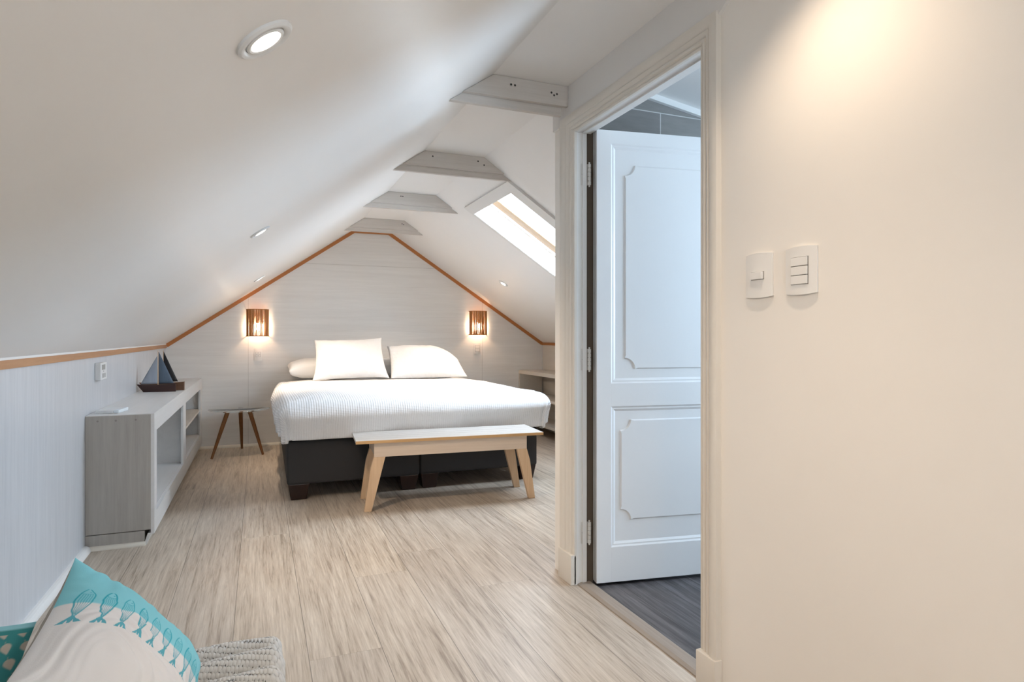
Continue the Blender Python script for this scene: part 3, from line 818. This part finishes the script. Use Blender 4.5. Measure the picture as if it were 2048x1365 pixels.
sconce((-.008, YB, 1.229), 'wicker half-round wall sconce above the glass side table, left of the bed', 3)
sconce((2.312, YB, 1.245), 'wicker half-round wall sconce on the right of the bed', 9)

# ------------------------------------------------------------------ switch plates
def plate(name, label, cat, loc, rz, w, h, mods, group=None, raised=False, slots=False):
    t = thing(name, label, cat, loc, (0, 0, rz), group)
    # arched plate (local x = width, y = out of the wall towards -y)
    nx, ny = 14, 10; b = MB()
    fr = [];
    def bow(x): return .011 - .0055 * (2 * x / w) ** 2
    def arch(x): return .0035 * (1 - (2 * x / w) ** 2)
    V = []
    for j in range(ny + 1):
        row = []
        for i in range(nx + 1):
            x = -w / 2 + w * i / nx; zz = (-h / 2 - arch(x)) + (h + 2 * arch(x)) * j / ny
            row.append(b.bm.verts.new((x, -bow(x), zz)))
        V.append(row)
    for j in range(ny):
        for i in range(nx): b.bm.faces.new((V[j][i], V[j][i + 1], V[j + 1][i + 1], V[j + 1][i]))
    border = [V[0][i] for i in range(nx + 1)] + [V[j][nx] for j in range(1, ny + 1)] + [V[ny][i] for i in range(nx - 1, -1, -1)] + [V[j][0] for j in range(ny - 1, 0, -1)]
    bk = [b.bm.verts.new((v.co.x * .985, -.0004, v.co.z * .985)) for v in border]
    for i in range(len(border)): b.bm.faces.new((border[i], bk[i], bk[(i + 1) % len(bk)], border[(i + 1) % len(border)]))
    b.bm.faces.new(bk)
    b.build('face_plate', M['plastic'], t, smooth=True)
    for (z0, z1, mw, out) in mods:
        b = MB(); b.box(-mw / 2 - .0015, -.0112, z0 - .0012, mw / 2 + .0015, -.004, z1 + .0012); fr_ = b
        gap = b.build('recess', M['greyplastic'], t)
        b = MB(); vs = b.box(-mw / 2, -.012 - out, z0, mw / 2, -.006, z1, .0012)
        if raised:
            for v in b.bm.verts:
                if v.co.y < -.013: v.co.y += (v.co.x / mw + .5) * -0.004 + .002
        o = b.build('rocker', M['plastic'], t)
        if slots:
            b = MB(); b.box(-.006, -.0125 - out, (z0 + z1) / 2 - .0012, .006, -.0118 - out, (z0 + z1) / 2 + .0012); b.build('slot', M['slot'], o)
    return t
RZ = -PI / 2      # plates on the door wall: local -y -> world -x
plate('light_switch', 'white switch plate with one small rocker, the one nearer the door', 'light switch', (XW, 1.358, 1.268), RZ, .100, .118, [(-.011, .009, .045, .006)], 'switch plates beside the door', raised=True)
plate('light_switch', 'white switch plate with three stacked rockers, farther from the door', 'light switch', (XW, 1.212, 1.268), RZ, .100, .118, [(.012, .034, .052, .002), (-.0115, .0105, .052, .002), (-.035, -.013, .052, .002)], 'switch plates beside the door')
plate('power_outlet', 'white switch and socket plate under the left wicker sconce', 'socket', (-.003, YB, .912), 0, .076, .118, [(.004, .026, .04, .001), (-.022, -.001, .04, .001)], 'wall plates on the gable wall', slots=True)
plate('light_switch', 'white double switch plate under the right wicker sconce', 'light switch', (2.308, YB, .955), 0, .076, .118, [(.003, .033, .05, .002), (-.033, -.003, .05, .002)], 'wall plates on the gable wall')
plate('power_outlet', 'low white outlet on the gable wall behind the glass table', 'socket', (-.075, YB, .315), 0, .118, .076, [(-.012, .012, .06, .001)], 'wall plates on the gable wall', slots=True)

# ------------------------------------------------------------------ seat corner: low mattress, throw, cushions
fm = thing('floor_mattress', 'low mattress on the floor by the left wall, under the knitted throw', 'mattress', (-.40, 1.05, 0))
b = MB(); b.box(-.415, -.95, .0005, .415, .93, .14, .02, seg=3); b.build('core', M['mattress'], fm, smooth='all')

def throw():
    # chunky knitted throw, folds parallel to its far edge, draped over the far right corner
    nx, ny = 260, 260
    X0, X1, Y0, Y1 = -.32, .058, 1.38, 2.03
    P = np.zeros((ny, nx, 3)); C = np.zeros((ny, nx, 3))
    for j in range(ny):
        for i in range(nx):
            f, g = i / (nx - 1), j / (ny - 1)
            x = X0 + (X1 - X0) * f; y = Y0 + (Y1 - Y0) * g
            y += .035 * (f - .6) * g + .012 * noise.noise(Vector((x * 6, 0, 2)))
            x += .012 * noise.noise(Vector((y * 5, 3, 0))) * f
            w = 2.0 + .5 * noise.noise(Vector((x * 2.5, y * 1.2, 0)))
            ph = (Y1 - y) / .11 + .9 * (x - .0) * 4 * .35
            fold = .5 + .5 * math.cos(2 * PI * ph)
            fold = fold ** 1.4
            z = .140 + .050 * fold + .006 * noise.noise(Vector((x * 9, y * 9, 1)))
            # roll down at borders
            ed = min((1 - f) * (X1 - X0), (1 - g) * (Y1 - Y0))
            if ed < .03: z -= .045 * (1 - ed / .03) ** 2
            # knit stitches: offset bumps
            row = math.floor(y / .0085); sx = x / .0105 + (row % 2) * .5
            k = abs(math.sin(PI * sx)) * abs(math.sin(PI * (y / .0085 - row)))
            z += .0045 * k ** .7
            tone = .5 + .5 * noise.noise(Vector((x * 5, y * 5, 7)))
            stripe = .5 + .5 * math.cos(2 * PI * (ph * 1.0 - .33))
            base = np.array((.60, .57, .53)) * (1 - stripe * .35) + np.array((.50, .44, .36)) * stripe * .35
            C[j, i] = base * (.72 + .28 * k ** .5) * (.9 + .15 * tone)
            P[j, i] = (x, y, z)
    return P, C
P, C = throw()
tw_o = grid_object('knitted_throw', P, M['knit'], colr=C); solid(tw_o, .012, 1)
tag(tw_o, 'chunky grey knitted throw rumpled on the floor mattress', 'blanket')

def seg_d(px, py, ax, ay, bx, by):
    vx, vy = bx - ax, by - ay; t_ = np.clip(((px - ax) * vx + (py - ay) * vy) / (vx * vx + vy * vy), 0, 1)
    return np.hypot(px - ax - t_ * vx, py - ay - t_ * vy)
def smooth(e, w): return np.clip(.5 - e / w, 0, 1)

def cushion(name, label, L, T, A, e1, e2, n, colfun, m, backm, seed, wr=1.0, piping=None):
    """square cushion: corner A, unit axes e1/e2; front face on the side of e1 x e2 flipped towards the room"""
    A, e1, e2 = Vector(A), Vector(e1).normalized(), Vector(e2); e2 = (e2 - e1 * e2.dot(e1)).normalized()
    n3 = e1.cross(e2)
    mid = A + (e1 + e2) * L / 2
    root = thing(name, label, 'cushion', mid, (0, 0, 0), 'seat cushions by the left wall')
    Rm = Matrix((e1, e2, n3)).transposed(); root.rotation_euler = Rm.to_euler()
    flip = 1 if n3.dot(Vector((0, 0, 1.1)) - mid) > 0 else -1
    for side, nm, mm in ((flip, 'printed_front', m), (-flip, 'back_panel', backm)):
        nn = n if side == flip else 70
        a = np.linspace(-1, 1, nn); a = .6 * a + .4 * np.sin(a * PI / 2)
        U, V = np.meshgrid(a, a)
        cp = .075
        X = U * L / 2 * (1 - cp * (1 - np.abs(V) ** 2.2)); Y = V * L / 2 * (1 - cp * (1 - np.abs(U) ** 2.2))
        t_ = ((1 - np.abs(U) ** 2.4) * (1 - np.abs(V) ** 2.4)); t_ = np.clip(t_, 0, 1) ** .62
        Z = np.zeros_like(U)
        for j in range(nn):
            for i in range(nn):
                x, y = X[j, i], Y[j, i]
                q = noise.noise(Vector((x * 7 + seed, y * 7, seed))); q2 = noise.noise(Vector((x * 22 + seed, y * 30 + 6 * q, 3)))
                Z[j, i] = side * (T / 2 * t_[j, i] * (1 + .10 * q) + wr * .0055 * q2 * min(1, t_[j, i] * 4) * (.4 + .6 * max(0, U[j, i] * -.5 + V[j, i] * .5 + .3)))
        P = np.stack([X, Y, Z], -1)
        cc = colfun(U * L / 2 + L / 2, V * L / 2 + L / 2, L) if side == flip else None
        o = grid_object(nm, P, mm, root, colr=cc)
        if side < 0: o.data.flip_normals()
    return root

def fish_col(s, t, L):
    c = np.zeros(s.shape + (3,)); white = np.array((.74, .735, .74)); teal = np.array((.24, .60, .68)); ink = np.array((.02, .36, .47))
    edge = .150 + .004 * np.sin(s * 30)
    k = smooth(t - edge, .004)[..., None]
    c[:] = white; c = c * (1 - k) + teal * k
    lines = np.zeros(s.shape)
    lw = .0011
    nf = 10
    for q in range(nf):
        cx = .030 + q * (L - .05) / (nf - .6); x = s - cx; y = t - .108      # y from the head to the tail
        lean = .10; x = x + lean * y
        FL = .082; f = np.clip(y / FL, 0, 1)
        hw = .0112 * np.sin(np.clip(f, 0, 1) ** .80 * PI) ** .95 * (1 - .25 * f) + .0012
        inside = (y > 0) & (y < FL)
        out = np.abs(np.abs(x) - hw) - lw * (1 + .5 * (q % 2)); lines = np.maximum(lines, np.where(inside, smooth(out, .0012), 0))
        for r_ in (-.62, -.3, 0, .3, .62):
            d = np.abs(x - r_ * hw) - lw * .45
            lines = np.maximum(lines, np.where((y > .018) & (y < FL * .96), smooth(d, .0011), 0))
        g = np.abs(np.hypot(x, y - .006) - .013) - lw * .5
        lines = np.maximum(lines, np.where((y > .012) & (np.abs(x) < hw), smooth(g, .001), 0))
        eye = np.hypot(x - .003, y - .011) - .0014; lines = np.maximum(lines, smooth(eye, .001))
        yt = y - FL                                                          # tail fan
        tail = (yt > -.002) & (yt < .018) & (np.abs(x) < .0015 + yt * .55 + .001) & ~((yt > .009) & (np.abs(np.abs(x) - .003) < (yt - .009) * .18))
        lines = np.maximum(lines, np.where(tail, .95, 0))
    lk = np.clip(lines, 0, 1)[..., None] * .92
    return c * (1 - lk) + ink * lk
def leaf_col(s, t, L):
    teal = np.array((.055, .27, .275)); cream = np.array((.52, .47, .40))
    c = np.zeros(s.shape + (3,)); c[:] = teal
    p = .030; row = np.floor(t / p); xx = (s / p + (row % 2) * .5); fx = (xx - np.floor(xx) - .5) * p; fy = (t / p - row - .5) * p
    ca, sa = .9, .43; x = fx * ca + fy * sa; y = -fx * sa + fy * ca
    w = .0082 * np.where(y < 0, np.sqrt(np.clip(1 - (y / .0088) ** 2, 0, 1)), np.clip(1 - (y / .014) ** 1.3, 0, 1))
    k = smooth(np.abs(x) - w, .0025) * (np.abs(y) < .014) * (t > .02) * (t < .26)
    k = k[..., None]; c = c * (1 - k) + cream * k
    rim = smooth(t - .010, .004)[..., None]; return c * (1 - rim) + np.array((.30, .62, .68)) * rim
cushion('fish_print_cushion', 'large cushion with a turquoise band and a row of printed fish', .405, .22, (-.375, 1.642, .610), (.601, .181, -.778), (-.078, -.945, -.317), 420, fish_col, M['fish'], M['beige'], 1.7, 2.0)
cushion('leaf_print_cushion', 'small teal cushion with a cream leaf print at the left wall', .37, .12, (-.43, 1.585, .502), (-1.0, .10, .10), (-.05, -.40, -.92), 200, leaf_col, M['teal'], M['beige'], 4.4, .5)

# ------------------------------------------------------------------ camera
cam = bpy.data.cameras.new('camera'); co = bpy.data.objects.new('camera', cam); COL.objects.link(co)
F = 1250; cam.sensor_width = 36; cam.sensor_fit = 'HORIZONTAL'; cam.lens = 36 * F / 2048
co.location = (0, 0, 1.1); co.rotation_euler = (PI / 2, 0, -math.atan((1024 - 517) / F))
cam.shift_x = 0; cam.shift_y = -(682.5 - 672) / 2048
cam.clip_start = .02; SC.camera = co

# ------------------------------------------------------------------ daylight
w = bpy.data.worlds.new('world'); SC.world = w; w.use_nodes = True
bg = w.node_tree.nodes['Background']; bg.inputs[0].default_value = (.80, .90, 1.0, 1); bg.inputs[1].default_value = 4.0
def area(name, loc, nrm, sx, sy, power, color, spread=PI):
    ld = bpy.data.lights.new(name, 'AREA'); ld.shape = 'RECTANGLE'; ld.size = sx; ld.size_y = sy; ld.energy = power; ld.color = color; ld.spread = spread
    o = bpy.data.objects.new(name, ld); COL.objects.link(o); o.location = loc
    o.rotation_euler = Vector(nrm).to_track_quat('-Z', 'Y').to_euler(); return o
c = S((SX0 + SX1) / 2, (SY0 + SY1) / 2, -.30)
o = area('skylight_daylight', c, RN, 1.5, 1.5, 104, (.66, .82, 1.0))
o = area('added_gable_fill', (.6, YF - .35, 1.35), (0, 1, 0), 1.3, 1.1, 3, (.9, .95, 1.0))  # fill light through the added window behind the camera
o = area('bathroom_daylight', (BX + .25, 1.3, 1.5), (-1, 0.05, -.05), 1.4, 1.2, 60, (.52, .75, 1.0))  # blue daylight through the unseen, added bathroom window

vs = SC.view_settings; vs.view_transform = 'Standard'; vs.look = 'None'; vs.exposure = .70; vs.gamma = 1; vs.use_curve_mapping = False
SC.cycles.max_bounces = 10; SC.cycles.diffuse_bounces = 6; SC.cycles.use_denoising = True
SC.cycles.sample_clamp_indirect = 6
